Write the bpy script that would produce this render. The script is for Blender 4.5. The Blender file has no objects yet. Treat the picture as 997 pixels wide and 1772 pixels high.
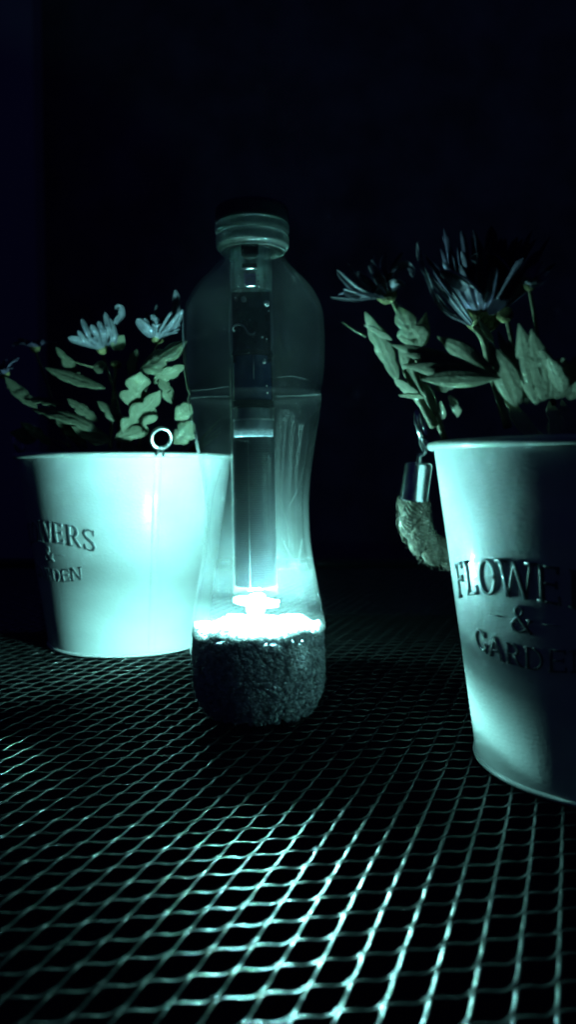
import bpy, math, random
import numpy as np
from mathutils import Vector, Matrix

scene = bpy.context.scene
COL = scene.collection
R = math.radians
rnd = random.Random(7)

# ------------------------------------------------------------------ camera
CAM_H = 0.115           # metres above the table top
PITCH = 0.0504
F, CX, CY = 1364.0, 498.5, 886.0
cam_d = bpy.data.cameras.new("camera")
cam = bpy.data.objects.new("camera", cam_d)
COL.objects.link(cam)
cam.location = (0, 0, CAM_H)
cam.rotation_euler = (math.pi / 2 - PITCH, 0, 0)
cam_d.sensor_fit = 'VERTICAL'
cam_d.sensor_height = 36.0
cam_d.sensor_width = 36.0
cam_d.lens = F / 1772.0 * 36.0
cam_d.clip_start = 0.01
cam_d.clip_end = 100.0
cam_d.dof.use_dof = True
cam_d.dof.focus_distance = 0.36
cam_d.dof.aperture_fstop = 11.0
scene.camera = cam

# ------------------------------------------------------------------ night sky
w = bpy.data.worlds.new("World")
scene.world = w
w.use_nodes = True
bg = w.node_tree.nodes["Background"]
bg.inputs[0].default_value = (0.0024, 0.0024, 0.0155, 1)
bg.inputs[1].default_value = 1.0

# ------------------------------------------------------------------ exposure
LED_COL = (0.35, 1.0, 0.97)
LED_POWER = 12000.0
BULB_POWER = 30.0
UPPER_FILL_POWER = 6200.0
ARC_FILL_POWER = 11000.0
scene.view_settings.view_transform = 'Standard'
scene.view_settings.look = 'None'
scene.view_settings.exposure = 0.0
scene.view_settings.gamma = 1.0
scene.view_settings.use_curve_mapping = False
scene.render.engine = 'CYCLES'
cy = scene.cycles
cy.use_denoising = True
try:
    cy.denoiser = 'OPENIMAGEDENOISE'
except Exception:
    pass
cy.filter_width = 2.1
cy.max_bounces = 10
cy.diffuse_bounces = 4
cy.glossy_bounces = 5
cy.transmission_bounces = 8
cy.transparent_max_bounces = 40
cy.sample_clamp_indirect = 0.0
cy.blur_glossy = 0.0

# ------------------------------------------------------------------ materials
def new_mat(name):
    m = bpy.data.materials.new(name)
    m.use_nodes = True
    return m, m.node_tree, m.node_tree.nodes["Principled BSDF"]

def mat(name, col, rough=0.5, metal=0.0, vary=0.15, scale=40.0, bump=0.0, bscale=300.0, spec=0.5, col2=None, stretch=None, detail=4):
    m, t, b = new_mat(name)
    n, l = t.nodes, t.links
    tc = n.new("ShaderNodeTexCoord")
    src = tc.outputs["Object"]
    if stretch:
        mp = n.new("ShaderNodeMapping")
        mp.inputs["Scale"].default_value = stretch
        l.new(src, mp.inputs[0]); src = mp.outputs[0]
    no = n.new("ShaderNodeTexNoise")
    no.inputs["Scale"].default_value = scale
    no.inputs["Detail"].default_value = detail
    l.new(src, no.inputs["Vector"])
    ra = n.new("ShaderNodeValToRGB")
    c2 = col2 or tuple(min(1, c * (1 + vary)) for c in col)
    c1 = tuple(c * (1 - vary) for c in col) if not col2 else col
    ra.color_ramp.elements[0].color = (*c1, 1); ra.color_ramp.elements[0].position = .3
    ra.color_ramp.elements[1].color = (*c2, 1); ra.color_ramp.elements[1].position = .7
    l.new(no.outputs["Fac"], ra.inputs[0])
    l.new(ra.outputs[0], b.inputs["Base Color"])
    b.inputs["Roughness"].default_value = rough
    b.inputs["Metallic"].default_value = metal
    b.inputs["Specular IOR Level"].default_value = spec
    if bump:
        n2 = n.new("ShaderNodeTexNoise")
        n2.inputs["Scale"].default_value = bscale
        n2.inputs["Detail"].default_value = 5
        l.new(src, n2.inputs["Vector"])
        bp = n.new("ShaderNodeBump")
        bp.inputs["Strength"].default_value = bump
        bp.inputs["Distance"].default_value = 0.001
        l.new(n2.outputs["Fac"], bp.inputs["Height"])
        l.new(bp.outputs[0], b.inputs["Normal"])
    return m

def gloss_coat(m):
    t = m.node_tree; n, l = t.nodes, t.links; b = n["Principled BSDF"]
    b.inputs["Coat Weight"].default_value = .26; b.inputs["Coat Roughness"].default_value = .045
    tc = n.new("ShaderNodeTexCoord"); mp = n.new("ShaderNodeMapping"); mp.inputs["Scale"].default_value = (1, 1, .05)
    l.new(tc.outputs["Object"], mp.inputs[0])
    no = n.new("ShaderNodeTexNoise"); no.inputs["Scale"].default_value = 330; no.inputs["Detail"].default_value = 2
    l.new(mp.outputs[0], no.inputs["Vector"])
    bp = n.new("ShaderNodeBump"); bp.inputs["Strength"].default_value = .12; bp.inputs["Distance"].default_value = .001
    l.new(no.outputs["Fac"], bp.inputs["Height"]); l.new(bp.outputs[0], b.inputs["Coat Normal"])

def leafy(name, col, col2, rough=.75, trans=.38, scale=120, bump=.4):
    m = mat(name, col, rough, 0, scale=scale, col2=col2, bump=bump, bscale=900, spec=.15)
    t = m.node_tree; n, l = t.nodes, t.links
    b = n["Principled BSDF"]; out = n["Material Output"]
    tr = n.new("ShaderNodeBsdfTranslucent")
    l.new(n["Color Ramp"].outputs[0], tr.inputs[0])
    mx = n.new("ShaderNodeMixShader"); mx.inputs[0].default_value = trans
    l.new(b.outputs[0], mx.inputs[1]); l.new(tr.outputs[0], mx.inputs[2])
    l.new(mx.outputs[0], out.inputs[0])
    return m

def clear_plastic(name, tint, haze, rough, f0=.04, hazescale=60, hcol=(.75, .8, .78), stretch=(1, 1, .25), glow_haze=0, sheen=.75):
    """thin clear plastic wall: light goes straight through, sheen grows at grazing angles, fine scuffs scatter a little"""
    m, t, b = new_mat(name)
    n, l = t.nodes, t.links
    n.remove(b)
    out = n["Material Output"]
    lw = n.new("ShaderNodeLayerWeight"); lw.inputs[0].default_value = .5
    p = n.new("ShaderNodeMath"); p.operation = 'POWER'; p.inputs[1].default_value = 4.0
    l.new(lw.outputs["Facing"], p.inputs[0])
    k = n.new("ShaderNodeMath"); k.operation = 'MULTIPLY_ADD'; k.inputs[1].default_value = sheen; k.inputs[2].default_value = f0
    l.new(p.outputs[0], k.inputs[0])
    ge = n.new("ShaderNodeNewGeometry")        # no total reflection inside the thin wall itself
    k2 = n.new("ShaderNodeMath"); k2.operation = 'MULTIPLY_ADD'; k2.inputs[1].default_value = -1.0; k2.inputs[2].default_value = 1.0
    l.new(ge.outputs["Backfacing"], k2.inputs[0])
    k3 = n.new("ShaderNodeMath"); k3.operation = 'MULTIPLY'
    l.new(k.outputs[0], k3.inputs[0]); l.new(k2.outputs[0], k3.inputs[1]); k = k3
    tr = n.new("ShaderNodeBsdfTransparent"); tr.inputs[0].default_value = (*tint, 1)
    gl = n.new("ShaderNodeBsdfGlossy"); gl.inputs["Roughness"].default_value = rough
    m1 = n.new("ShaderNodeMixShader")
    l.new(k.outputs[0], m1.inputs[0]); l.new(tr.outputs[0], m1.inputs[1]); l.new(gl.outputs[0], m1.inputs[2])
    di = n.new("ShaderNodeBsdfDiffuse"); di.inputs[0].default_value = (*hcol, 1)
    tl = n.new("ShaderNodeBsdfTranslucent"); tl.inputs[0].default_value = (*hcol, 1)
    m2 = n.new("ShaderNodeMixShader"); m2.inputs[0].default_value = .55
    l.new(di.outputs[0], m2.inputs[1]); l.new(tl.outputs[0], m2.inputs[2])
    tc = n.new("ShaderNodeTexCoord")
    mp = n.new("ShaderNodeMapping"); mp.inputs["Scale"].default_value = stretch
    l.new(tc.outputs["Object"], mp.inputs[0])
    no = n.new("ShaderNodeTexNoise"); no.inputs["Scale"].default_value = hazescale; no.inputs["Detail"].default_value = 6
    l.new(mp.outputs[0], no.inputs["Vector"])
    mr = n.new("ShaderNodeMapRange")
    mr.inputs[1].default_value = .3; mr.inputs[2].default_value = .75
    mr.inputs[3].default_value = haze * .4; mr.inputs[4].default_value = haze * 1.8
    l.new(no.outputs["Fac"], mr.inputs[0])
    m3 = n.new("ShaderNodeMixShader")
    hz = mr.outputs[0]
    if glow_haze:                                  # haze raised with height, painting a glow into the upper half
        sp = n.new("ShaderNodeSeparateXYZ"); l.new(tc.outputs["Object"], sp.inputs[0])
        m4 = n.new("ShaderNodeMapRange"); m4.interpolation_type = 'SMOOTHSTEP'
        m4.inputs[1].default_value = .070; m4.inputs[2].default_value = .125; m4.inputs[3].default_value = 1.0; m4.inputs[4].default_value = glow_haze
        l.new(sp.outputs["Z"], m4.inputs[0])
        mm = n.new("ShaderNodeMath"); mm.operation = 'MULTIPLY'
        m5 = n.new("ShaderNodeMapRange"); m5.interpolation_type = 'SMOOTHSTEP'      # pale veil of light over the gravel, put in as extra haze
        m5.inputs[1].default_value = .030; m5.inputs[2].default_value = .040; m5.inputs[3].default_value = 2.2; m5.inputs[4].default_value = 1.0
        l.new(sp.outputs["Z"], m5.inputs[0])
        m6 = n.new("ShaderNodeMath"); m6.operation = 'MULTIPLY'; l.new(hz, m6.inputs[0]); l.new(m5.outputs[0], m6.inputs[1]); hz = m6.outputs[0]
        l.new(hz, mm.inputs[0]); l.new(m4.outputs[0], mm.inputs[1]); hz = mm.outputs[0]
    l.new(hz, m3.inputs[0]); l.new(m1.outputs[0], m3.inputs[1]); l.new(m2.outputs[0], m3.inputs[2])
    l.new(m3.outputs[0], out.inputs[0])
    return m

def emit(name, col, s):
    m, t, b = new_mat(name)
    n, l = t.nodes, t.links
    n.remove(b)
    e = n.new("ShaderNodeEmission")
    e.inputs[0].default_value = (*col, 1); e.inputs[1].default_value = s
    l.new(e.outputs[0], n["Material Output"].inputs[0])
    return m

M = {}
M['table'] = mat("table_paint", (.018, .020, .019), .22, 0, .3, 90, .22, 700, spec=.9)
M['pot'] = mat("pot_enamel", (.49, .51, .50), .5, 0, .09, 22, .16, 500, spec=.22, stretch=(1, 1, 2.2))
gloss_coat(M['pot'])
M['ink'] = mat("letter_paint", (.085, .10, .11), .35, 0, .3, 300)
M['zinc'] = mat("zinc", (.55, .56, .56), .22, 1, .1, 60, .03, 400)
M['rope'] = mat("rope_fibre", (.12, .11, .085), .9, 0, .4, 260, .8, 900, spec=.1)
M['soil'] = mat("soil", (.018, .014, .010), .95, 0, .5, 150, .8, 400, spec=.1)
M['leaf'] = leafy("leaf", (.30, .31, .215), (.41, .425, .31))
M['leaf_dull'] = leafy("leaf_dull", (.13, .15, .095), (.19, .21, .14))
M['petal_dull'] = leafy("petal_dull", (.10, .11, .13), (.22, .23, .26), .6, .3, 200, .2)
M['stem'] = leafy("stem", (.2, .21, .13), (.28, .28, .18), .55, .1)
M['petal'] = leafy("petal", (.24, .24, .28), (.40, .40, .44), .6, .3, 200, .2)
M['petal_shaded'] = leafy("petal_shaded", (.07, .06, .10), (.11, .10, .15), .5, .15, 200, .2)  # shade put into the colour of petals the lamp hardly reaches
M['disc'] = leafy("flower_disc", (.10, .10, .05), (.2, .19, .08), .8, .05, 700, 1.0)
M['pet'] = clear_plastic("bottle_plastic", (.98, .988, .985), .0095, .012, f0=.05, hazescale=24, glow_haze=1.25, sheen=1.0)
M['pet_in'] = clear_plastic("bottle_plastic_inside", (.98, .988, .985), .0095, .05, f0=.0, hazescale=24, glow_haze=1.25, sheen=.03)
M['band'] = clear_plastic("band_plastic", (.8, .86, .84), .34, .2)
M['ridge'] = clear_plastic("bottle_ridge", (.93, .96, .95), .10, .08)
M['tube'] = clear_plastic("tube_acrylic", (.98, .985, .985), .006, .03, .035)
M['housing'] = clear_plastic("housing_plastic", (.80, .86, .85), .42, .15, .04, 300)
M['cap'] = mat("cap_plastic", (.06, .072, .08), .4, 0, .2, 80, .05, 300)
M['gravel'] = mat("gravel_stone", (.20, .205, .235), .75, 0, .5, 420, .3, 1500, spec=.25, col2=(.56, .565, .60), detail=2)
M['pcb'] = mat("circuit_board_lacquer", (.010, .014, .02), .25, 0, .3, 200)
M['chip'] = mat("chip_resin", (.008, .008, .010), .4, 0, .3, 300)
M['tin'] = mat("tinned_metal", (.7, .72, .72), .25, 1, .1, 200)
M['white_plastic'] = mat("white_plastic", (.62, .64, .64), .4, 0, .05, 100)
M['battery'] = mat("battery_sleeve", (.045, .07, .14), .22, 0, .2, 60, spec=.7)
M['collar'] = mat("collar_plastic", (.012, .013, .016), .4, 0, .2, 100)
M['bulb'] = emit("led_phosphor", LED_COL, BULB_POWER)
M['upper_fill_lit'] = emit("upper_fill_glow", LED_COL, UPPER_FILL_POWER)
M['arc_fill_lit'] = emit("arc_fill_glow", LED_COL, ARC_FILL_POWER)
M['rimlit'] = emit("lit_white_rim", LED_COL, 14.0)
M['chipled'] = emit("led_chip", LED_COL, LED_POWER)
M['ground'] = mat("dark_ground", (.025, .025, .022), .9, 0, .4, 6, .4, 60)
M['wall'] = mat("house_paint", (.40, .40, .44), .8, 0, .06, 3, .2, 120)
M['dark'] = mat("dark_backdrop", (.24, .24, .25), .95, 0, .3, 4)

def panel_material():
    m = mat("solar_film", (.035, .042, .055), .48, 0, .15, 90, spec=.35)
    t = m.node_tree; n, l = t.nodes, t.links; b = n["Principled BSDF"]
    tc = n.new("ShaderNodeTexCoord")
    sp = n.new("ShaderNodeSeparateXYZ"); l.new(tc.outputs["Object"], sp.inputs[0])
    mu = n.new("ShaderNodeMath"); mu.operation = 'MULTIPLY'; mu.inputs[1].default_value = 1 / .00105
    l.new(sp.outputs["Z"], mu.inputs[0])
    fr = n.new("ShaderNodeMath"); fr.operation = 'FRACT'; l.new(mu.outputs[0], fr.inputs[0])
    gt = n.new("ShaderNodeMath"); gt.operation = 'GREATER_THAN'; gt.inputs[1].default_value = .74
    l.new(fr.outputs[0], gt.inputs[0])
    mx = n.new("ShaderNodeMix"); mx.data_type = 'RGBA'
    l.new(gt.outputs[0], mx.inputs["Factor"])
    l.new(n["Color Ramp"].outputs[0], mx.inputs["A"])
    mx.inputs["B"].default_value = (.065, .072, .08, 1)
    l.new(mx.outputs["Result"], b.inputs["Base Color"])
    return m
M['panel'] = panel_material()
M['film_line'] = mat("film_line", (.06, .065, .065), .5, 0, .8, 900)
M['plug'] = mat("plug_plastic", (.24, .27, .30), .4, 0, .1, 100)

# ------------------------------------------------------------------ helpers (geometry is written in millimetres)
def at(px, py, Y):
    """point in the room (mm) that stands at depth Y along a sight line"""
    u, v = (px - CX) / F, (py - CY) / F
    c, s = math.cos(PITCH), math.sin(PITCH)
    dy, dz = c - v * s, -s - v * c
    k = Y / dy
    return Vector((u * k, Y, CAM_H * 1000 + dz * k))

def mesh(name, verts, faces, m, smooth=True):
    me = bpy.data.meshes.new(name)
    me.from_pydata([(v[0] * .001, v[1] * .001, v[2] * .001) for v in verts], [], faces)
    me.materials.append(m)
    if smooth:
        me.polygons.foreach_set("use_smooth", [True] * len(me.polygons))
    me.update()
    return me

def obj(name, verts, faces, m, parent=None, smooth=True, sharp=None):
    me = mesh(name, verts, faces, m, smooth)
    if sharp:
        me.set_sharp_from_angle(angle=R(sharp))
    o = bpy.data.objects.new(name, me)
    COL.objects.link(o)
    if parent:
        o.parent = parent
    return o

def thing(name, label, cat, loc=(0, 0, 0), rot=(0, 0, 0), group=None):
    o = bpy.data.objects.new(name, None)
    COL.objects.link(o)
    o.empty_display_size = .02
    o.location = [c * .001 for c in loc]; o.rotation_euler = rot
    o['label'] = label; o['category'] = cat
    if group: o['group'] = group
    return o

class Geo:
    def __init__(s): s.v = []; s.f = []
    def add(s, v, f):
        b = len(s.v); s.v += [tuple(p) for p in v]; s.f += [tuple(i + b for i in q) for q in f]; return s
    def tube(s, pts, rad, n=8, caps=True, closed=False):
        pts = [Vector(p) for p in pts]; N = len(pts)
        rs = rad if isinstance(rad, (list, tuple)) else [rad] * N
        up = None; V = []
        for i, p in enumerate(pts):
            if closed: t = pts[(i + 1) % N] - pts[i - 1]
            else: t = pts[min(i + 1, N - 1)] - pts[max(i - 1, 0)]
            t.normalize()
            if up is None:
                up = t.orthogonal().normalized()
            up = (up - t * up.dot(t))
            if up.length < 1e-6: up = t.orthogonal()
            up.normalize(); q = t.cross(up)
            for k in range(n):
                a = 2 * math.pi * k / n
                V.append(p + (up * math.cos(a) + q * math.sin(a)) * rs[i])
        Fc = []
        for i in range(N if closed else N - 1):
            j = (i + 1) % N
            for k in range(n):
                Fc.append((i * n + k, i * n + (k + 1) % n, j * n + (k + 1) % n, j * n + k))
        if caps and not closed:
            Fc.append(tuple(range(n))[::-1]); Fc.append(tuple((N - 1) * n + k for k in range(n)))
        return s.add(V, Fc)
    def lathe(s, prof, n=64, c=(0, 0, 0), closed=False, mod=None):
        V = []
        for (r, z) in prof:
            for k in range(n):
                a = 2 * math.pi * k / n
                rr = r + (mod(a, z) if mod else 0)
                V.append((c[0] + rr * math.cos(a), c[1] + rr * math.sin(a), c[2] + z))
        Fc = []; N = len(prof)
        for i in range(N if closed else N - 1):
            j = (i + 1) % N
            for k in range(n):
                Fc.append((i * n + k, i * n + (k + 1) % n, j * n + (k + 1) % n, j * n + k))
        return s.add(V, Fc)
    def box(s, c, d, bev=.0):
        x, y, z = [q / 2 for q in d]; b = bev
        ring = [(-x + b, -y), (x - b, -y), (x, -y + b), (x, y - b), (x - b, y), (-x + b, y), (-x, y - b), (-x, -y + b)] if b else [(-x, -y), (x, -y), (x, y), (-x, y)]
        n = len(ring); V = []
        for zz, sh in ((-z, b), (-z + b, 0), (z - b, 0), (z, b)) if b else ((-z, 0), (z, 0)):
            for (px, py) in ring:
                V.append((c[0] + px * (1 - sh / max(x, 1e-6)), c[1] + py * (1 - sh / max(y, 1e-6)), c[2] + zz))
        L = len(V) // n; Fc = []
        for i in range(L - 1):
            for k in range(n):
                Fc.append((i * n + k, i * n + (k + 1) % n, (i + 1) * n + (k + 1) % n, (i + 1) * n + k))
        Fc.append(tuple(range(n))[::-1]); Fc.append(tuple((L - 1) * n + k for k in range(n)))
        return s.add(V, Fc)
    def make(s, name, m, parent=None, smooth=True, sharp=None):
        return obj(name, s.v, s.f, m, parent, smooth, sharp)

def smooth_profile(pts, step=1.0):
    """Catmull-Rom through (r, z) points"""
    out = []
    P = [pts[0]] + list(pts) + [pts[-1]]
    for i in range(1, len(P) - 2):
        p0, p1, p2, p3 = [np.array(q, float) for q in P[i - 1:i + 3]]
        n = max(1, int(np.linalg.norm(p2 - p1) / step))
        for k in range(n):
            t = k / n
            out.append(tuple(.5 * ((2 * p1) + (-p0 + p2) * t + (2 * p0 - 5 * p1 + 4 * p2 - p3) * t * t + (-p0 + 3 * p1 - 3 * p2 + p3) * t ** 3)))
    out.append(tuple(map(float, pts[-1])))
    return out

def curve3(pts, n=24):
    pts = [Vector(p) for p in pts]; P = [pts[0] * 2 - pts[1]] + pts + [pts[-1] * 2 - pts[-2]]
    out = []; segs = len(pts) - 1
    for i in range(1, len(P) - 2):
        p0, p1, p2, p3 = P[i - 1:i + 3]
        k = max(2, n // segs)
        for q in range(k):
            t = q / k
            out.append(.5 * ((2 * p1) + (p2 - p0) * t + (2 * p0 - 5 * p1 + 4 * p2 - p3) * t * t + (3 * p1 - p0 - 3 * p2 + p3) * t ** 3))
    out.append(pts[-1]); return out

# ------------------------------------------------------------------ setting
g = Geo().box((0, 2000, -760), (16000, 16000, 60)); o = g.make("ground", M['ground'], smooth=False)
o['kind'] = 'structure'; o['label'] = 'dark ground below the metal table'
g = Geo().box((0, 4700, 1900), (9000, 120, 5400)); o = g.make("background", M['dark'], smooth=False)  # dark sheet added behind everything, standing in for the night's blackness
o['kind'] = 'structure'; o['label'] = 'black night background behind the table'
g = Geo().box((-2300, 4200, 1900), (2000, 160, 5260), 6)
o = g.make("house_wall", M['wall'], smooth=False)
o['label'] = 'dim pale house wall at the left edge of the night background'; o['category'] = 'wall'

# ------------------------------------------------------------------ table of expanded metal
TX0, TX1, TY0, TY1 = -440.0, 440.0, 50.0, 1040.0
def expanded_sheet():
    aB, aA = R(11.0), R(70.2)
    eB = np.array([math.cos(aB), math.sin(aB)]) * 10.3
    eA = np.array([math.cos(aA), math.sin(aA)]) * 10.5
    lw = eB / 10.3 + eA / 10.5; lw /= np.linalg.norm(lw)
    pp = np.array([-lw[1], lw[0]])
    off, tilt, hw, hh = .34, R(-16), .56, .27
    origin = np.array([4.3, 171.8])
    ij = np.array([(i, j) for i in range(-130, 131) for j in range(-40, 110)], float)
    P = origin + ij[:, :1] * eB + ij[:, 1:] * eA
    rs = np.random.RandomState(3)
    V_all, F_all, base = [], [], 0
    for (ylo, yhi, ns, nc) in ((TY0, 430, 7, 8), (430, TY1, 4, 6)):
        for kind, e in (('B', eB), ('A', eA)):
            ok = (P[:, 0] > TX0 + 8) & (P[:, 0] < TX1 - 14) & (P[:, 1] > max(ylo, TY0 + 4)) & (P[:, 1] <= min(yhi, TY1 - 14))
            Q = P[ok]
            s0 = -off if kind == 'B' else off
            p0 = pp * s0; p1 = e - pp * s0
            t = np.linspace(0, 1, ns)[:, None]
            uB, uA, uL = (np.array([math.cos(R(q)), math.sin(R(q))]) for q in (2.0, 74.0, 50.0))
            tg0, tg1 = (uB * 10.0, uL * 10.0) if kind == 'B' else (uL * 7.0, uA * 10.0)
            C = (2 * t**3 - 3 * t**2 + 1) * p0 + (t**3 - 2 * t**2 + t) * tg0 + (-2 * t**3 + 3 * t**2) * p1 + (t**3 - t**2) * tg1
            T = np.gradient(C, axis=0); T /= np.linalg.norm(T, axis=1)[:, None]
            Nrm = np.stack([-T[:, 1], T[:, 0]], 1)
            # strands rise and fall across the sheet as in unflattened mesh
            zc = (.45 if kind == 'B' else -.45) * np.sin(np.linspace(0, 2 * math.pi, ns)) * .6
            ring = []
            for k in range(nc):
                a = 2 * math.pi * (k + .5) / nc
                ca, sa = math.cos(a), math.sin(a)
                ca = math.copysign(abs(ca) ** .7, ca) * hw; sa = math.copysign(abs(sa) ** .7, sa) * hh
                du = ca * math.cos(tilt) - sa * math.sin(tilt); dz = ca * math.sin(tilt) + sa * math.cos(tilt)
                ring.append(np.concatenate([C + Nrm * du, (zc + dz)[:, None]], 1))
            U = np.stack(ring, 1).reshape(-1, 3)                      # ns*nc verts
            n = len(Q)
            V = np.repeat(U[None], n, 0)
            V[:, :, :2] += Q[:, None, :]
            V[:, :, 2] += -0.75 + rs.normal(0, .10, n)[:, None]
            f = []
            for i in range(ns - 1):
                for k in range(nc):
                    f.append((i * nc + k, i * nc + (k + 1) % nc, (i + 1) * nc + (k + 1) % nc, (i + 1) * nc + k))
            f = np.array(f)
            FF = f[None] + (np.arange(n) * ns * nc)[:, None, None] + base
            V_all.append(V.reshape(-1, 3)); F_all.append(FF.reshape(-1, 4)); base += n * ns * nc
    V = np.concatenate(V_all) * .001; Fq = np.concatenate(F_all)
    me = bpy.data.meshes.new("mesh_top")
    me.vertices.add(len(V)); me.vertices.foreach_set("co", V.astype(np.float32).ravel())
    me.loops.add(Fq.size); me.loops.foreach_set("vertex_index", Fq.astype(np.int32).ravel())
    me.polygons.add(len(Fq)); me.polygons.foreach_set("loop_start", np.arange(0, Fq.size, 4, dtype=np.int32))
    me.polygons.foreach_set("use_smooth", np.ones(len(Fq), bool))
    me.materials.append(M['table']); me.update(calc_edges=True); me.validate()
    return me

table = thing("patio_table", "dark expanded metal patio table carrying the lamp bottle and both flower pots", "table", (0, 545, -720))
o = bpy.data.objects.new("mesh_top", expanded_sheet()); COL.objects.link(o)
o.parent = table; o.location = (0, -.545, .720); o['kind'] = 'stuff'
def tl(p): return (p[0], p[1] - 545, p[2] + 720)
for a, b in (((TX0, TY0), (TX1, TY0)), ((TX0, TY1), (TX1, TY1)), ((TX0, TY0), (TX0, TY1)), ((TX1, TY0), (TX1, TY1))):
    Geo().tube([tl((*a, -6)), tl((*b, -6))], 7, 12).make("edge_rail", M['table'], table)
for x, y in ((TX0 + 30, TY0 + 30), (TX1 - 30, TY0 + 30), (TX0 + 30, TY1 - 30), (TX1 - 30, TY1 - 30)):
    Geo().tube([tl((x, y, -8)), tl((x * 1.05, y, -718))], 10, 12).make("leg", M['table'], table)

# ------------------------------------------------------------------ flower pots
PH, RT, RB = 126.0, 71.1, 52.7
def rad(z): return RB + (RT - RB) * z / PH
LUG_A, LUG_B = R(211.5), R(335.8)

def letter_strokes(ch, W, H):
    """strokes as (polyline, half widths) for a serif capital W wide and H tall, centred on u=0, foot at v=0"""
    t = .155 * H / 2; th = .07 * H / 2 + .1           # thick and thin half widths
    L, Rr = -W / 2, W / 2
    S = []
    def ser(x, v, w_=.16): S.append(([(x - w_ * H, v), (x + w_ * H, v)], [th, th]))
    def line(a, b, h): S.append(([a, b], [h, h]))
    def arc(cx, cy, rx, ry, a0, a1, h0, h1, n=14):
        pts, hs = [], []
        for i in range(n + 1):
            a = R(a0 + (a1 - a0) * i / n)
            pts.append((cx + rx * math.cos(a), cy + ry * math.sin(a)))
            hs.append(h0 + (h1 - h0) * abs(math.cos(a)))
        S.append((pts, hs))
    x = L + .17 * W
    if ch in 'FE':
        line((x, 0), (x, H), t); line((x, H - th), (Rr, H - th), th); ser(x, th * .8)
        line((x, H * .52), (Rr - .14 * W, H * .52), th); line((Rr - th, H), (Rr - th, H * .80), th)
        line((Rr - .16 * W, H * .62), (Rr - .16 * W, H * .42), th)
        if ch == 'E': line((x, th), (Rr, th), th); line((Rr - th * .5, 0), (Rr - th * .5, H * .24), th)
    elif ch == 'L':
        line((x, 0), (x, H), t); ser(x, H - th); line((L, th), (Rr, th), th); line((Rr - th, 0), (Rr - th, H * .28), th)
    elif ch == 'O':
        arc(0, H / 2, W / 2 - t, H / 2 - th, 0, 360, th, t, 32)
    elif ch == 'W':
        q = W / 4
        line((-2 * q + .1 * W, H), (-q, 0), t); line((-q, 0), (0, H * .98), th * 1.1); line((0 - .02 * W, H * .98), (q, 0), t); line((q, 0), (2 * q - .08 * W, H), th * 1.1)
        ser(-2 * q + .1 * W, H - th, .2); ser(2 * q - .08 * W, H - th, .17)
    elif ch == 'R':
        line((x, 0), (x, H), t); ser(x, th); line((L, H - th), (0, H - th), th)
        arc(.0, H * .74, W * .32, H * .24, -90, 90, th, t); line((x, H * .5), (0, H * .5), th)
        line((.02 * W, H * .5), (Rr - .02 * W, th), t); line((Rr - .1 * W, th), (Rr + .08 * W, th), th)
    elif ch == 'S':
        pts = [(.36, .80), (.28, .93), (0, .975), (-.27, .90), (-.36, .75), (-.25, .60), (0, .51), (.26, .40), (.37, .24), (.27, .09), (0, .025), (-.27, .07), (-.38, .22)]
        hs = [th, th, th, (th + t) / 2, t * .9, t, t, t, t * .9, (th + t) / 2, th, th, th]
        S.append(([(a * W * 1.1, b * H) for a, b in pts], hs))
        line((.36 * W * 1.1, H), (.36 * W * 1.1, H * .74), th); line((-.38 * W * 1.1, 0), (-.38 * W * 1.1, H * .27), th)
    elif ch == 'G':
        arc(.03 * W, H / 2, W / 2 - t, H / 2 - th, 45, 318, th, t, 22)
        line((.36 * W, 0), (.36 * W, H * .42), t * .9); ser(.34 * W, H * .42, .15); line((.36 * W, H), (.36 * W, H * .74), th)
    elif ch == 'A':
        line((-.42 * W, 0), (0, H), th * 1.1); line((0, H), (.38 * W, 0), t); line((-.22 * W, H * .36), (.22 * W, H * .36), th)
        ser(-.42 * W, th, .12); ser(.39 * W, th, .15)
    elif ch == 'D':
        line((x, 0), (x, H), t); line((L, H - th), (0, H - th), th); line((L, th), (0, th), th)
        arc(-.03 * W, H / 2, W * .45, H / 2 - th, -90, 90, th, t, 16)
    elif ch == 'N':
        line((-.38 * W, 0), (-.38 * W, H), th * 1.1); line((-.38 * W, H), (.38 * W, 0), t); line((.38 * W, 0), (.38 * W, H), th * 1.1)
        ser(-.42 * W, H - th, .13); ser(-.38 * W, th, .15); ser(.38 * W, H - th, .15)
    elif ch == '&':
        pts = [(.46, .02), (.10, .36), (-.18, .66), (-.22, .83), (-.05, .97), (.13, .86), (.08, .70), (-.22, .50), (-.42, .28), (-.33, .08), (-.10, .02), (.18, .12), (.36, .42), (.40, .50)]
        hs = [t, t, t, t * .8, th, t * .7, th, th, t, t, th, th, th, th]
        S.append(([(a * W, b * H) for a, b in pts], hs)); line((.28 * W, H * .5), (.52 * W, H * .5), th)
    elif ch == '-':
        line((L, 0), (Rr, 0), th * 1.3)
    return S

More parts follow.
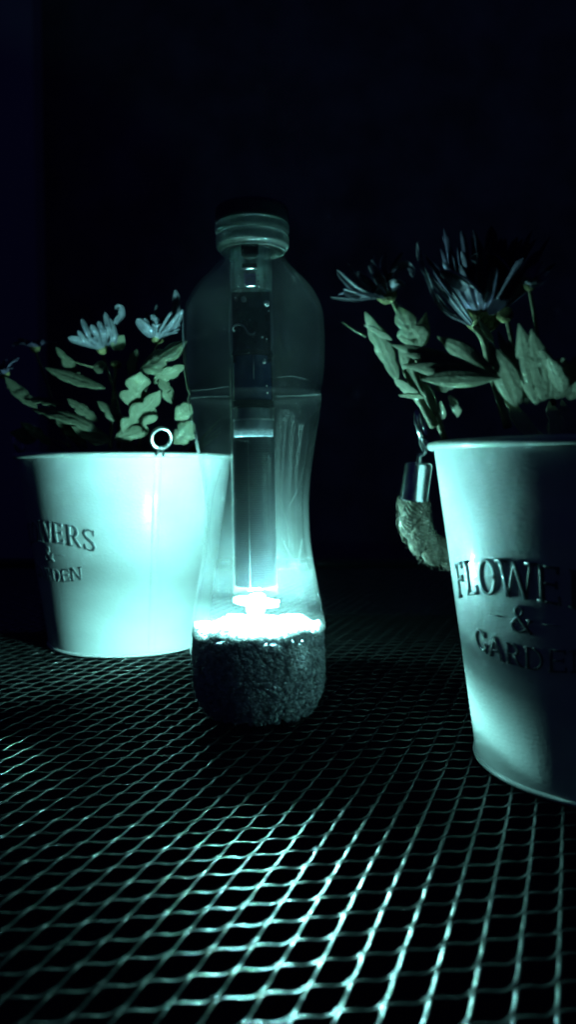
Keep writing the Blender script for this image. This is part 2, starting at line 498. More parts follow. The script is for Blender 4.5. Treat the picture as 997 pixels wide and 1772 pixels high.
def letter_geo(ch, W, H, phi, z0, slope):
    g = Geo(); hgt = .8
    for (pts, hs) in letter_strokes(ch, W, H):
        # resample so the stroke follows the curved wall
        P, Hs = [], []
        for i in range(len(pts) - 1):
            d = math.dist(pts[i], pts[i + 1]); n = max(1, int(d / 2.2))
            for k in range(n):
                t = k / n
                P.append((pts[i][0] + (pts[i + 1][0] - pts[i][0]) * t, pts[i][1] + (pts[i + 1][1] - pts[i][1]) * t)); Hs.append(hs[i] + (hs[i + 1] - hs[i]) * t)
        P.append(pts[-1]); Hs.append(hs[-1])
        V = []
        for i, (u, v) in enumerate(P):
            a = P[max(0, i - 1)]; b = P[min(len(P) - 1, i + 1)]
            tx, ty = b[0] - a[0], b[1] - a[1]; l = math.hypot(tx, ty) or 1
            nx, ny = -ty / l, tx / l
            e = 1.0
            for (q, hq) in ((-1.14, -.25), (-.92, .75), (-.5, .95), (0, 1), (.5, .95), (.92, .75), (1.14, -.25)):
                uu, vv = u + nx * q * Hs[i], v + ny * q * Hs[i]
                z = z0 + vv + slope * uu
                rr = rad(z) + hq * hgt * min(1, .55 + Hs[i] * .5)
                f = phi + uu / rad(z0)
                V.append((rr * math.cos(f), rr * math.sin(f), z))
        n = len(P); Fc = []
        for i in range(n - 1):
            for k in range(6):
                Fc.append((i * 7 + k, (i + 1) * 7 + k, (i + 1) * 7 + k + 1, i * 7 + k + 1))
        Fc.append(tuple(range(7))); Fc.append(tuple((n - 1) * 7 + k for k in range(7))[::-1])
        g.add(V, Fc)
    return g

def ink_index(me):
    # quads on the flanks stay enamel, the crowns of the raised strokes are painted dark
    out = []; run = 0
    for p in me.polygons:
        if len(p.vertices) != 4: out.append(1); run = 0; continue
        k = run % 6; run += 1
        out.append(0 if k in (0, 5) else 1)
    return out

def make_pot(label):
    t = thing("flower_pot", label, "flower pot", group="flower pots on the mesh table")
    g = Geo()
    prof = [(0, 5.2), (RB - 1.2, 5.2), (RB - .75, 4.2), (RB - .7, 1.0)]
    outer = [(rad(z), z) for z in np.linspace(.6, PH - 1.0, 26)]
    inner = [(rad(z) - .8, z) for z in np.linspace(PH - 1.0, 5.9, 14)]
    g.lathe([(0.01, 4.4), (RB - .9, 4.4), (RB - .8, .6)] + outer + inner + [(0.01, 5.9)], 160)
    body = g.make("body", M['pot'], t, sharp=40)
    def ring(Rm, z, r, name):
        prof = [(Rm + r * math.cos(a), z + r * math.sin(a)) for a in np.linspace(0, 2 * math.pi, 13)[:-1]]
        return Geo().lathe(prof, 160, closed=True).make(name, M['pot'], t)
    ring(RT + .9, PH - .6, 1.7, "rim")
    ring(RB + .35, 1.0, .95, "foot_ring")
    for lug, nm in ((LUG_A, 'a'), (LUG_B, 'b')):
        # lapped seam below the ring
        V, Fc = [], []
        zs = np.linspace(3, PH - 3, 12)
        for z in zs:
            for (u, h) in ((-2.6, -.1), (-2.2, .2), (2.2, .2), (2.6, -.1)):
                f = lug + u / rad(z); V.append(((rad(z) + h) * math.cos(f), (rad(z) + h) * math.sin(f), z))
        for i in range(11):
            for k in range(3): Fc.append((i * 4 + k, i * 4 + k + 1, (i + 1) * 4 + k + 1, (i + 1) * 4 + k))
        obj("seam", V, Fc, M['pot'], t)
        rr = RT + 6.6; c = Vector((rr * math.cos(lug), rr * math.sin(lug), PH + 9.0))
        o_ = Vector((math.cos(lug), math.sin(lug), 0)); tg = Vector((-math.sin(lug), math.cos(lug), 0)); up = Vector((0, 0, 1))
        pts = [c + tg * 5.9 * math.cos(a) + (up + o_ * .25).normalized() * 5.9 * math.sin(a) for a in np.linspace(0, 2 * math.pi, 33)[:-1]]
        ri = Geo().tube(pts, 1.25, 10, closed=True).make("handle_ring", M['zinc'], t)
        # small saddle that clips the ring to the rim
        g = Geo(); e0 = Vector((RT * math.cos(lug), RT * math.sin(lug), PH - 1.5))
        for sg in (-1, 1):
            g.tube(curve3([e0 + tg * sg * 2.4 + up * .4 + o_ * .6, e0 + tg * sg * 2.2 + o_ * 2.6 + up * .8, c - up * 5.9 + tg * sg * 1.0 - o_ * 1.4, c - up * 5.2 + o_ * .2]), 1.0, 8)
        g.make("ring_clip", M['zinc'], ri)
    def put(ch, W, H, deg, z0, slope):
        ph = R(270 + deg)
        o = letter_geo(ch, W, H, ph, z0, slope).make("letter", M['pot'], t)
        o.data.materials.append(M['ink'])
        o.data.polygons.foreach_set("material_index", ink_index(o.data))
    for ch, W, deg in (('F', 7.6, -31), ('L', 7.8, -22), ('O', 10.2, -12.6), ('W', 14.6, -.6), ('E', 7.2, 10.4), ('R', 8.4, 20.3), ('S', 7.4, 29.8)):
        k = deg / 30.0
        put(ch, W, 13.2, deg, 71.6 - 4.2 * k * k, -.26 * k)
    put('&', 9.0, 9.6, 0, 59.4, 0)
    put('-', 6.0, 1, -10.5, 63.8, 0); put('-', 6.0, 1, 10.5, 63.8, 0)
    for ch, W, deg in (('G', 7.4, -20), ('A', 7.8, -12), ('R', 6.6, -4), ('D', 7.2, 4), ('E', 6.0, 12), ('N', 7.6, 20)):
        k = deg / 20.0
        put(ch, W, 8.0, deg, 46.8 + 2.0 * k * k, .2 * k)
    return t

POT_R = (129.3, 309.0); POT_L = (-109.7, 536.7)
pot = make_pot("pale metal flower pot at the right edge with a rope handle")
pot.location = (POT_R[0] * .001, POT_R[1] * .001, 0.0); pot.rotation_euler = (0, 0, R(-51.5))
pot2 = pot.copy(); COL.objects.link(pot2)
pot2['label'] = "brightly lit pale metal flower pot behind the bottle, small ring on its rim"
pot2.location = (POT_L[0] * .001, POT_L[1] * .001, 0.0); pot2.rotation_euler = (0, 0, R(-39.2))
for ch in list(pot.children):
    c = ch.copy(); COL.objects.link(c); c.parent = pot2
    for s_ in ch.children:
        d = s_.copy(); COL.objects.link(d); d.parent = c

# rope handle of the right pot (hangs from the ring, swings behind the pot)
h = bpy.data.objects.new("handle", None); COL.objects.link(h); h.parent = pot
def pl(az_world_deg, r, z):           # a point given round the right pot, in pot coordinates
    a = R(az_world_deg + 51.5); return Vector((r * math.cos(a), r * math.sin(a), z))
AZ = 160.0
ferr_top, ferr_bot = pl(AZ - 1, 78.5, 119.5), pl(AZ - 2, 80.8, 103.2)
d = (ferr_bot - ferr_top).normalized(); u1 = d.orthogonal().normalized(); u2 = d.cross(u1)
g = Geo(); V = []
Lf = (ferr_bot - ferr_top).length
for (s_, r_) in ((0, 2.0), (.02, 4.6), (.6, 5.5), (1.2, 5.9), (Lf - .8, 6.0), (Lf - .3, 6.3), (Lf, 6.2), (Lf, 4.8), (Lf - 2, 4.6)):
    for k in range(28):
        a = 2 * math.pi * k / 28; V.append(ferr_top + d * s_ + (u1 * math.cos(a) + u2 * math.sin(a)) * r_)
g.add(V, [(i * 28 + k, i * 28 + (k + 1) % 28, (i + 1) * 28 + (k + 1) % 28, (i + 1) * 28 + k) for i in range(8) for k in range(28)])
g.add(V[:28], [tuple(range(28))])
hook = Geo().tube(curve3([ferr_top + d * 1, ferr_top - d * 2.5, pl(AZ - 1, 76.0, 123.5), pl(AZ - .5, 77.4, 127.5), pl(AZ, 76.6, 130.4)], 20), 1.1, 8)
# thing > part > sub-part: handle part is the rope itself
rope_path = curve3([ferr_bot - d * .6, pl(AZ - 3, 81.3, 98), pl(AZ - 6, 81.0, 90), pl(AZ - 14, 79.5, 81.5), pl(AZ - 26, 76, 76.5), pl(AZ - 45, 73, 75), pl(90, 72, 73), pl(60, 72, 72), pl(30, 72, 72), pl(0, 72, 73), pl(-30, 73, 76), pl(-50, 75, 86), pl(-66, 77, 100), pl(-71, 78, 108)], 200)
def rope(path, nst=3, rs=4.3, rr=2.5, pitch=40.0):
    g = Geo(); L = [0]
    for i in range(1, len(path)): L.append(L[-1] + (path[i] - path[i - 1]).length)
    fr = []; up = None
    for i, p in enumerate(path):
        t = (path[min(i + 1, len(path) - 1)] - path[max(0, i - 1)]).normalized()
        if up is None: up = t.orthogonal().normalized()
        up = (up - t * up.dot(t)).normalized(); fr.append((up.copy(), t.cross(up), t))
    for s in range(nst):
        pts = []; rads = []
        for i, p in enumerate(path):
            a = 2 * math.pi * (L[i] / pitch + s / nst)
            pts.append(p + (fr[i][0] * math.cos(a) + fr[i][1] * math.sin(a)) * rr); rads.append(rs * rnd.uniform(.95, 1.05) * (.72 + .28 * min(1, L[i] / 5)))
        g.tube(pts, rads, 9)
        # yarns lying on the strand
        for y in range(11):
            yp = []
            for i, p in enumerate(pts):
                a = 2 * math.pi * (-L[i] / 15 + y / 11)
                yp.append(p + (fr[i][0] * math.cos(a) + fr[i][1] * math.sin(a)) * (rs * .88))
            g.tube(yp, .75, 5)
    return g, fr
rg, fr = rope(rope_path)
bpy.data.objects.remove(h)
handle = rg.make("handle", M['rope'], pot)
g.make("ferrule", M['zinc'], handle, sharp=50)
hook.make("hook", M['zinc'], handle)
# stray fibres standing off the rope
g = Geo()
for k in range(900):
    i = rnd.randrange(2, int(len(rope_path) * .55)); u, v_, t = fr[i]
    a = rnd.uniform(0, 2 * math.pi); n_ = u * math.cos(a) + v_ * math.sin(a)
    p = rope_path[i] + n_ * 6.2
    q = p + t * rnd.uniform(-4, 4) + n_ * rnd.uniform(.4, 1.6) + Vector((rnd.uniform(-1, 1), rnd.uniform(-1, 1), rnd.uniform(-1.5, .8)))
    mid = (p + q) / 2 + n_ * rnd.uniform(.2, .9)
    g.tube([p, mid, q], [.13, .10, .06], 3, caps=False)
o = g.make("stray_fibre", M['rope'], handle); o['kind'] = 'stuff'

# soil in the pots
for (cx_, cy_), lab in ((POT_R, "dark potting soil inside the right flower pot"), (POT_L, "dark potting soil inside the lit left flower pot")):
    V, Fc = [(cx_, cy_, 117.5)], []
    for i in range(1, 13):
        for k in range(40):
            a = 2 * math.pi * k / 40; r_ = (rad(116) - 1.2) * i / 12
            z = 116 + rnd.uniform(-1.4, 1.4) - (1.0 if i == 12 else 0)
            V.append((cx_ + r_ * math.cos(a), cy_ + r_ * math.sin(a), z))
    for k in range(40): Fc.append((0, 1 + k, 1 + (k + 1) % 40))
    for i in range(11):
        for k in range(40): Fc.append((1 + i * 40 + k, 1 + (i + 1) * 40 + k, 1 + (i + 1) * 40 + (k + 1) % 40, 1 + i * 40 + (k + 1) % 40))
    for k in range(40):                      # a shallow skirt below so the soil has body
        pass
    o = obj("soil", V, Fc, M['soil']); o['kind'] = 'stuff'; o['label'] = lab

# ------------------------------------------------------------------ the bottle
BX, BY = -13.5, 369.0
LEAN = -0.0135
K = .2705
def zb(y): return CAM_H * 1000 - BY * math.tan(math.atan((y - CY) / F) + PITCH)
bottle = thing("plastic_bottle", "clear plastic bottle standing in the middle with gravel and a glowing lamp inside", "bottle", (BX, BY, 0), (0, LEAN, 0))
raw = [(1191, 117), (1175, 119), (1160, 119.6), (1130, 119.6), (1094, 118.2), (1056, 113.6), (1026, 107.5), (996, 102), (966, 97), (936, 93.2), (900, 91.5), (860, 91.8), (820, 95.5), (782, 101.5), (731, 110), (700, 114.3), (691, 115.4), (687, 114.2), (683, 112.6), (679, 113.4), (673, 116), (641, 120.3), (610, 121.6), (580, 121.8), (547, 120), (530, 115.8), (517, 110.2), (503, 102.2), (490, 92), (478, 80.5), (466, 69), (456, 60), (450, 57), (444, 56.2), (436, 56)]
prof = [(6, 3.6), (14, 2.2), (18.5, .6), (21.5, .05), (24.6, .9), (27.2, 3.3), (29.4, 7.0)] + [(r_ * K, zb(y)) for y, r_ in raw]
prof = smooth_profile(prof, 1.3)
ztop = prof[-1][1]
def flute(a, z):
    k = max(0.0, min(1, (z - zb(1010)) / 14)) * max(0.0, min(1, (zb(712) - z) / 9))
    k = k * k * (3 - 2 * k)
    c = abs(math.cos(5 * a + .5))
    return -k * 1.15 * (1 - c ** .55) * 1.0
g = Geo()
inner = [(r_ - .38, z) for r_, z in prof]
g.lathe([(.02, 3.6)] + prof + inner[::-1] + [(.02, 4.0)], 144, mod=lambda a, z: flute(a, z))
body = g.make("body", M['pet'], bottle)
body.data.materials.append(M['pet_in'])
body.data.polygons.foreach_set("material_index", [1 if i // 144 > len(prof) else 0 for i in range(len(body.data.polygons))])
# neck: support ring, thread wall
def zring(y): return zb(y)
nz = lambda y, r_: (r_ * K, zb(y))
np_ = smooth_profile([nz(437, 56), nz(433, 57.5), nz(430.5, 61), nz(428, 62.3), nz(414, 62.5), nz(411, 61.5), nz(409.5, 58.5), nz(405, 57.5)], .5)
Geo().lathe(np_ + [(np_[-1][0] - 1.0, np_[-1][1]), (np_[0][0] - .8, np_[0][1])], 96, closed=True).make("neck_ring", M['band'], bottle, sharp=45)
# tamper band and cap
bp_ = smooth_profile([nz(408, 58), nz(405.5, 61.5), nz(402, 63.2), nz(393, 63.2), nz(389.5, 61.5)], .5)
Geo().lathe(bp_ + [(bp_[-1][0] - 1.6, bp_[-1][1]), (bp_[0][0] - 1.0, bp_[0][1])], 96, closed=True).make("tamper_band", M['band'], bottle, sharp=45)
cp = [nz(389, 52), nz(388.6, 61), nz(386, 61.8), nz(368, 61.4), nz(362, 60), nz(358.5, 56.5), nz(357, 50), nz(356.6, 20), (0.05, zb(356.6))]
cp = [cp[0]] + smooth_profile(cp[1:], .8)
cap = Geo().lathe(cp, 120, mod=lambda a, z: (.22 * math.cos(60 * a) if zb(385) < z < zb(364) else 0)).make("cap", M['cap'], bottle)
g = Geo().lathe([(13.6, zb(389)), (13.6, zb(440)), (13.0, zb(440)), (13.0, zb(389))], 64, closed=True)
g.make("neck_wall", M['tube'], bottle)
# moulded marks and fine creases on the plastic
def on_bottle(px, py, lift=.12):
    """surface point of the bottle's front wall, in bottle coordinates"""
    y = py; z = zb(py)
    rr = np.interp(z, [p[1] for p in prof[8:]], [p[0] for p in prof[8:]])
    cxp = 448.5 - (1150 - py) * .0148
    x = (px - cxp) * K
    x = max(-rr * .985, min(rr * .985, x))
    a = math.atan2(-math.sqrt(max(0, rr * rr - x * x)), x)
    rr += lift + flute(a, z)
    # nearer wall is magnified: keep the angle
    return Vector((rr * math.cos(a), rr * math.sin(a), z))
for pts, r_ in (([(480, 1130), (492, 1147), (510, 1154), (535, 1152), (540, 1135), (540, 1118)], .22),
                ([(470, 1187), (498, 1182), (520, 1180), (540, 1172)], .30),
                ([(325, 676), (360, 682), (404, 680)], .2), ([(327, 690), (370, 694), (405, 696)], .28),
                ([(480, 697), (520, 694), (556, 686)], .28), ([(483, 667), (505, 664), (527, 667)], .2),
                ([(500, 876), (515, 845), (528, 800), (533, 765)], .10), ([(487, 865), (495, 885), (501, 920), (502, 940)], .10),
                ([(490, 925), (497, 940), (508, 965), (522, 992)], .09), ([(516, 968), (521, 940), (524, 930)], .10),
                ([(389, 812), (374, 858), (368, 920), (372, 960), (378, 985)], .10), ([(409, 755), (420, 765), (438, 768)], .14),
                ([(510, 488), (515, 494), (517, 497)], .30)):
    Geo().tube(curve3([on_bottle(a, b) for a, b in pts], 30), r_, 5).make("crease", M['ridge'], bottle)

# gravel that fills the bottle's foot
def rin(z): return float(np.interp(z, [p[1] for p in prof], [p[0] for p in prof])) - .6
ico_v = []
ph_ = (1 + 5 ** .5) / 2
for a in (-1, 1):
    for b in (-ph_, ph_):
        ico_v += [(0, a, b), (a, b, 0), (b, 0, a)]
ico_v = [Vector(v).normalized() for v in ico_v]
ico_f = []
for i in range(12):
    for j in range(i + 1, 12):
        for k in range(j + 1, 12):
            if all((ico_v[p] - ico_v[q]).length < 1.2 for p, q in ((i, j), (j, k), (i, k))):
                n_ = (ico_v[j] - ico_v[i]).cross(ico_v[k] - ico_v[i])
                ico_f.append((i, j, k) if n_.dot(ico_v[i]) > 0 else (i, k, j))
GT = 42.5
def gtop(x, y): return GT + 2.0 * math.sin(x * .21 + 1.0) * math.cos(y * .17) + 1.5 * math.exp(-((x + 2) ** 2 + (y) ** 2) / 130) - .05 * y * .4
g = Geo()
def pebble(c, s):
    q = Matrix.Rotation(rnd.uniform(0, 6.28), 3, 'X') @ Matrix.Rotation(rnd.uniform(0, 6.28), 3, 'Z')
    sc = (s * rnd.uniform(.8, 1.3), s * rnd.uniform(.7, 1.1), s * rnd.uniform(.6, .9))
    g.add([c + q @ Vector((v[0] * sc[0] * rnd.uniform(.85, 1.12), v[1] * sc[1] * rnd.uniform(.85, 1.12), v[2] * sc[2])) for v in ico_v], ico_f)
for n_ in range(4600):                                      # against the wall
    z = rnd.uniform(1.5, GT + 1.5); a = rnd.uniform(0, 2 * math.pi); s = rnd.choice((.7, .9, 1.1, 1.4, 1.7)) * rnd.uniform(.9, 1.1)
    r_ = rin(max(z, 1.0)) - s * .95 - rnd.uniform(0, .9)
    if r_ < 3: continue
    x, y = r_ * math.cos(a), r_ * math.sin(a)
    if z > gtop(x, y) - s * .4: continue
    pebble(Vector((x, y, max(z, s * .8 + 1))), s)
for n_ in range(2000):                                      # top of the fill
    a = rnd.uniform(0, 2 * math.pi); s = rnd.uniform(.8, 1.8); r_ = math.sqrt(rnd.random()) * (rin(GT) - s)
    x, y = r_ * math.cos(a), r_ * math.sin(a)
    pebble(Vector((x, y, gtop(x, y) - s * rnd.uniform(.2, 1.3))), s)
core = [(max(.05, rin(z) - 3.0), z) for z in np.linspace(4.5, GT - 3.4, 14)]
g.lathe([(.05, 4.5)] + core + [(.05, GT - 3.0)], 48)
o = g.make("gravel", M['gravel'], smooth=False)
o.location = bottle.location; o.rotation_euler = bottle.rotation_euler
o['kind'] = 'stuff'; o['label'] = 'small pale gravel filling the foot of the plastic bottle'

# ------------------------------------------------------------------ the lamp hanging in the bottle
LX = -.8
lamp = thing("solar_lamp", "glowing solar tube lamp hanging from the neck inside the plastic bottle", "lamp", (BX, BY, 0), (0, LEAN, 0))
def lz(y): return zb(y)
TR = 10.7
Geo().lathe([(TR, lz(1027)), (TR, lz(448)), (TR - .7, lz(448)), (TR - .7, lz(1027))], 64, (LX, 0, 0), closed=True).make("tube", M['tube'], lamp, sharp=40)
# housing at the top
g = Geo().lathe([(9.4, lz(506)), (9.7, lz(500)), (9.7, lz(438)), (9.4, lz(434)), (8.6, lz(434)), (8.6, lz(506))], 48, (LX, 0, 0), closed=True)
g.make("housing", M['housing'], lamp, sharp=40)
fy = -9.95
Geo().box((LX, fy, lz(437)), (7.8, 1.2, 8.4), .4).make("switch", M['chip'], lamp, sharp=30)
o = Geo().lathe([(.02, 1.4), (1.8, 1.2), (3.2, .5), (3.6, -.3)], 24).make("button", M['chip'], lamp)
o.rotation_euler = (R(90), 0, 0); o.location = ((LX - .1) * .001, (fy - .6) * .001, lz(447) * .001)
Geo().box((LX - .2, fy, lz(470)), (6.8, 1.2, 2.2), .2).make("slot", M['chip'], lamp, sharp=30)
Geo().box((LX - .2, fy - .4, lz(474.6)), (6.6, 1.0, .5), .1).make("contact_strip", M['tin'], lamp, sharp=30)
for x, y in ((411 - 441, 457.5), (467 - 441, 456)):
    Geo().box((LX + x * K, fy + 3.1, lz(y)), (2.6, .5, .4), .1).make("solder_pad", M['white_plastic'], lamp)
g = Geo().box((LX, fy, lz(493)), (5.2, 1.0, 6.2), .3).make("connector", M['tin'], lamp, sharp=30)
for k in range(5):
    Geo().box((LX + (k - 2) * .85, fy - .7, lz(492.5)), (.32, .4, 1.9), .05).make("pin", M['chip'], g)
for x, y in ((-19, 486), (-20, 503), (14, 503), (13, 496), (13, 486)):
    Geo().lathe([(.02, .5), (.4, .4), (.55, 0)], 10, (0, 0, 0)).make("rivet", M['tin'], lamp).matrix_local = Matrix.Translation(((LX + x * K) * .001, (fy - .1) * .001, lz(y) * .001)) @ Matrix.Rotation(R(90), 4, 'X')
# circuit board
board = Geo().box((LX, -5.0, lz(570)), (17.4, 1.2, 32.0), .3).make("circuit_board", M['pcb'], lamp, sharp=30)
for x, y, s in ((429 - 441, 523, 1.25), (467 - 441, 531, 1.35)):
    o = Geo().lathe([(.02, s * .9), (s * .5, s * .75), (s * .85, s * .4), (s, 0), (s, -1.6)], 20).make("indicator_lens", M['white_plastic'], lamp)
    o.matrix_local = Matrix.Translation(((LX + x * K) * .001, -.0072, lz(y) * .001)) @ Matrix.Rotation(R(90), 4, 'X')
for k in range(16):
    x, y = rnd.uniform(-7, 7), rnd.uniform(535, 612)
    Geo().box((LX + x, -5.9, lz(y)), (rnd.uniform(.5, 1.6), .8, rnd.uniform(.4, .9)), .1).make("component", rnd.choice((M['chip'], M['chip'], M['tin'])), board, sharp=30)
wire = curve3([Vector((LX + (x - 441) * K, yy, lz(y))) for x, y, yy in ((413, 578, -7.2), (410, 574, -8.2), (414, 569, -8.8), (421, 567.5, -9), (428, 570, -8.8), (433, 577, -8.6), (436, 582, -8.3), (441, 584, -8), (446, 583, -7.8), (447, 579, -6))], 40)
Geo().tube(wire, .42, 7).make("wire", M['white_plastic'], lamp)
for x, y, r_ in ((416, 523, .32), (471, 546, .3), (467, 593, .34), (460, 590, .5), (466, 672, .34), (467, 684, .34), (462, 632, .75), (463, 628, .5), (437, 616, .3)):
    Geo().lathe([(.02, r_), (r_ * .7, r_ * .7), (r_, 0), (r_ * .9, -r_)], 10).make("glint_dot", M['white_plastic'], lamp).matrix_local = Matrix.Translation(((LX + (x - 441) * K) * .001, -.0101, lz(y) * .001)) @ Matrix.Rotation(R(90), 4, 'X')  # white dots standing in for small glints in the tube
Geo().tube([(LX + .9, -9.25, lz(y)) for y in (620, 640, 660)], [.12, .3, .1], 6).make("sleeve_highlight", M['white_plastic'], lamp)  # white strip painting in the battery's vertical highlight
# battery, collars, reflector
Geo().lathe([(.02, lz(694)), (8.6, lz(694)), (9.1, lz(692.5)), (9.1, lz(619)), (8.6, lz(617.5)), (.02, lz(617.5))], 48, (LX, 0, 0)).make("battery", M['battery'], lamp, sharp=40)
for y0, y1 in ((616.5, 610), (705, 695)):
    Geo().lathe([(8, lz(y0)), (9.7, lz(y0)), (9.8, lz((y0 + y1) / 2)), (9.7, lz(y1)), (8, lz(y1))], 48, (LX, 0, 0), closed=True).make("collar", M['collar'], lamp, sharp=40)
Geo().lathe([(.02, lz(756)), (8.8, lz(756)), (9.2, lz(754)), (9.2, lz(729)), (7.8, lz(727)), (7.6, lz(707)), (.02, lz(706))], 48, (LX, 0, 0)).make("plug", M['plug'], lamp, sharp=40)
Geo().lathe([(8.7, lz(728.5)), (9.45, lz(728.2)), (9.5, lz(725.8)), (8.7, lz(725.5))], 48, (LX, 0, 0), closed=True).make("plug_flange", M['white_plastic'], lamp, sharp=40)
# solar film wrapped round the lower half
V, Fc = [], []
n_ = 28; zs = [lz(y) for y in np.linspace(1012, 757, 12)]
for rr in (9.85, 9.55):
    for z in zs:
        for k in range(n_ + 1):
            a = R(180 + 2 + 176 * k / n_); V.append((LX + rr * math.cos(a), rr * math.sin(a), z))
m_ = n_ + 1; b_ = len(zs) * m_
for i in range(len(zs) - 1):
    for k in range(n_):
        Fc.append((i * m_ + k, i * m_ + k + 1, (i + 1) * m_ + k + 1, (i + 1) * m_ + k))
        Fc.append((b_ + i * m_ + k, b_ + (i + 1) * m_ + k, b_ + (i + 1) * m_ + k + 1, b_ + i * m_ + k + 1))
panel = obj("solar_panel", V, Fc, M['panel'], lamp)
for dx in (-2.2,):
    Geo().box((LX + dx, -9.75, (lz(1011) + lz(760)) / 2), (.32, .5, lz(760) - lz(1011)), .05).make("busbar", M['film_line'], panel)
Geo().lathe([(.02, lz(1008)), (2.4, lz(1008)), (2.4, lz(757)), (.02, lz(757))], 20, (LX, 0, 0)).make("panel_core", M['collar'], lamp, sharp=40)
# lamp head: a tilted cup with the diode recessed in its mouth
head = bpy.data.objects.new("lamp_head", None)
bpy.data.objects.remove(head)
TILT = Matrix.Translation((LX * .001, 0, lz(1040) * .001)) @ Matrix.Rotation(.115, 4, 'Y')
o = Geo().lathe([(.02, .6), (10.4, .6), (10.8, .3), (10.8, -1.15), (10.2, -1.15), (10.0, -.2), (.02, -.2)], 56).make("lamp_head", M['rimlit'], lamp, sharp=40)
o.matrix_local = TILT; head = o
Geo().lathe([(4.8, -.45), (7.0, -.45), (7.0, -.25), (4.8, -.25)], 40, closed=True).make("light_chip", M['chipled'], head)
Geo().lathe([(4.4, -.3), (4.5, -2.5), (4.3, -4.6), (3.4, -6.2), (1.8, -7.2), (.02, -7.6)], 32).make("bulb", M['bulb'], head)
V = [(r_ * math.cos(R(-105 + 6 * k)), r_ * math.sin(R(-105 + 6 * k)), .75) for k in range(21) for r_ in (9.95, 10.65)]
obj("arc_fill", V, [(2 * k, 2 * k + 1, 2 * k + 3, 2 * k + 2) for k in range(20)], M['arc_fill_lit'], head)  # emitter arc added on the cup to light the right plant
# an added, unseen emitter on the cup throws fill light up and to the far left
o = Geo().lathe([(3.6, .15), (3.6, .35), (.02, .45)], 32).make("upper_fill", M['upper_fill_lit'], head)
tl_ = R(118)
o.matrix_local = Matrix.Translation((0, 0, .0022)) @ Matrix.Rotation(R(28), 4, Vector((-math.sin(tl_), math.cos(tl_), 0)))
o = Geo().lathe([(.02, -1.0), (4.1, -1.0), (4.1, .1), (.02, .1)], 32).make("upper_fill_seat", M['white_plastic'], head, sharp=40)  # made-up base under the added emitter
o.matrix_local = Matrix.Translation((0, 0, .0022)) @ Matrix.Rotation(R(28), 4, Vector((-math.sin(tl_), math.cos(tl_), 0)))

# ------------------------------------------------------------------ plants
def leaf_geo(base, tip, width, face, lobes=3, lobe=.32, bend=.0, fold=.14, n=34, curl=0.0, shape=.9, stalk=.0):
    """lobed blade from base to tip (mm); face = direction the upper side looks to"""
    B, T = Vector(base), Vector(tip); ax = T - B; L = ax.length; ax.normalize()
    N = Vector(face); N = (N - ax * N.dot(ax)).normalized(); S = ax.cross(N)
    sides = [(rnd.uniform(.9, 1.6), rnd.uniform(-.08, .16)) for _ in (0, 1)]; lob = [1, 1]
    V, Fc = [], []; cols = (-1, -.8, -.6, -.4, -.2, 0, .2, .4, .6, .8, 1)
    for i in range(n + 1):
        t = i / n
        if t < stalk:
            e = .06
        else:
            tt = (t - stalk) / (1 - stalk)
            e = (math.sin(math.pi * min(1, tt ** shape)) ** (.8 if lobes else .95)) * (1 - .2 * tt) + .05 * (1 - tt)
            lob = [1 - am * lobe * (1 - abs(math.sin(math.pi * (tt * lobes * .97 + ph_))) ** .7) * (1 - .5 * tt ** 3) if lobes else 1 for am, ph_ in sides]
        e = max(e, .025); e0 = e
        c = B + ax * (L * t) + N * (bend * L * math.sin(math.pi * t)) + N * (-curl * L * t * t)
        for k, q in enumerate(cols):
            e = max(.02, e0 * (lob[0] if q < 0 else lob[1]) if t >= stalk else e0)
            wv = q * e * width / 2
            shift = .16 * width * abs(q) * e * (1 if lobes else 0)
            if lobes: vein = -.040 * width * e * (1 - abs(math.sin(math.pi * (t * 6.0 - abs(q) * 1.1))) ** .6) * (abs(q) > .1)
            else: vein = -.055 * width * e * (1 - abs(math.sin(math.pi * (abs(q) * 2.5))) ** .7)
            h_ = -abs(q) ** 1.3 * fold * e * width * .5 + vein - (.07 * width * e if q == 0 else 0)
            V.append(c + S * wv + N * h_ + ax * shift)
    m = len(cols)
    for i in range(n):
        for k in range(m - 1):
            Fc.append((i * m + k, i * m + k + 1, (i + 1) * m + k + 1, (i + 1) * m + k))
    # underside a fraction of a millimetre below
    b = len(V); V2 = [v - N * .25 for v in V]
    F2 = [tuple(b + x for x in f[::-1]) for f in Fc]
    edge = []
    for i in range(n):
        edge.append((i * m, (i + 1) * m, b + (i + 1) * m, b + i * m)); edge.append((i * m + m - 1, b + i * m + m - 1, b + (i + 1) * m + m - 1, (i + 1) * m + m - 1))
    return V + V2, Fc + F2 + edge

def petal_geo(pts, width, face, w0=.45, ridges=2):
    """strap petal along a curved path of points"""
    P = curve3(pts, 14); n = len(P); V, Fc = [], []
    cols = 7
    for i, p in enumerate(P):
        t = i / (n - 1); ax = (P[min(i + 1, n - 1)] - P[max(i - 1, 0)]).normalized()
        N = Vector(face); N = (N - ax * N.dot(ax)).normalized(); S = ax.cross(N)
        e = (w0 + (1 - w0) * math.sin(math.pi * min(1, .12 + t * .8))) * (1 if t < .86 else max(.12, math.sqrt(max(0, 1 - ((t - .86) / .14) ** 2))))
        for k in range(cols):
            q = -1 + 2 * k / (cols - 1)
            V.append(p + S * (q * e * width / 2) + N * (.10 * width * e * math.cos(q * math.pi * ridges) + .22 * width * e * q * q))
    for i in range(n - 1):
        for k in range(cols - 1): Fc.append((i * cols + k, i * cols + k + 1, (i + 1) * cols + k + 1, (i + 1) * cols + k))
    b = len(V); V2 = []
    for i in range(len(V)):
        V2.append(V[i] - Vector(face).normalized() * .18)
    F2 = [tuple(b + x for x in f[::-1]) for f in Fc]
    return V + V2, Fc + F2

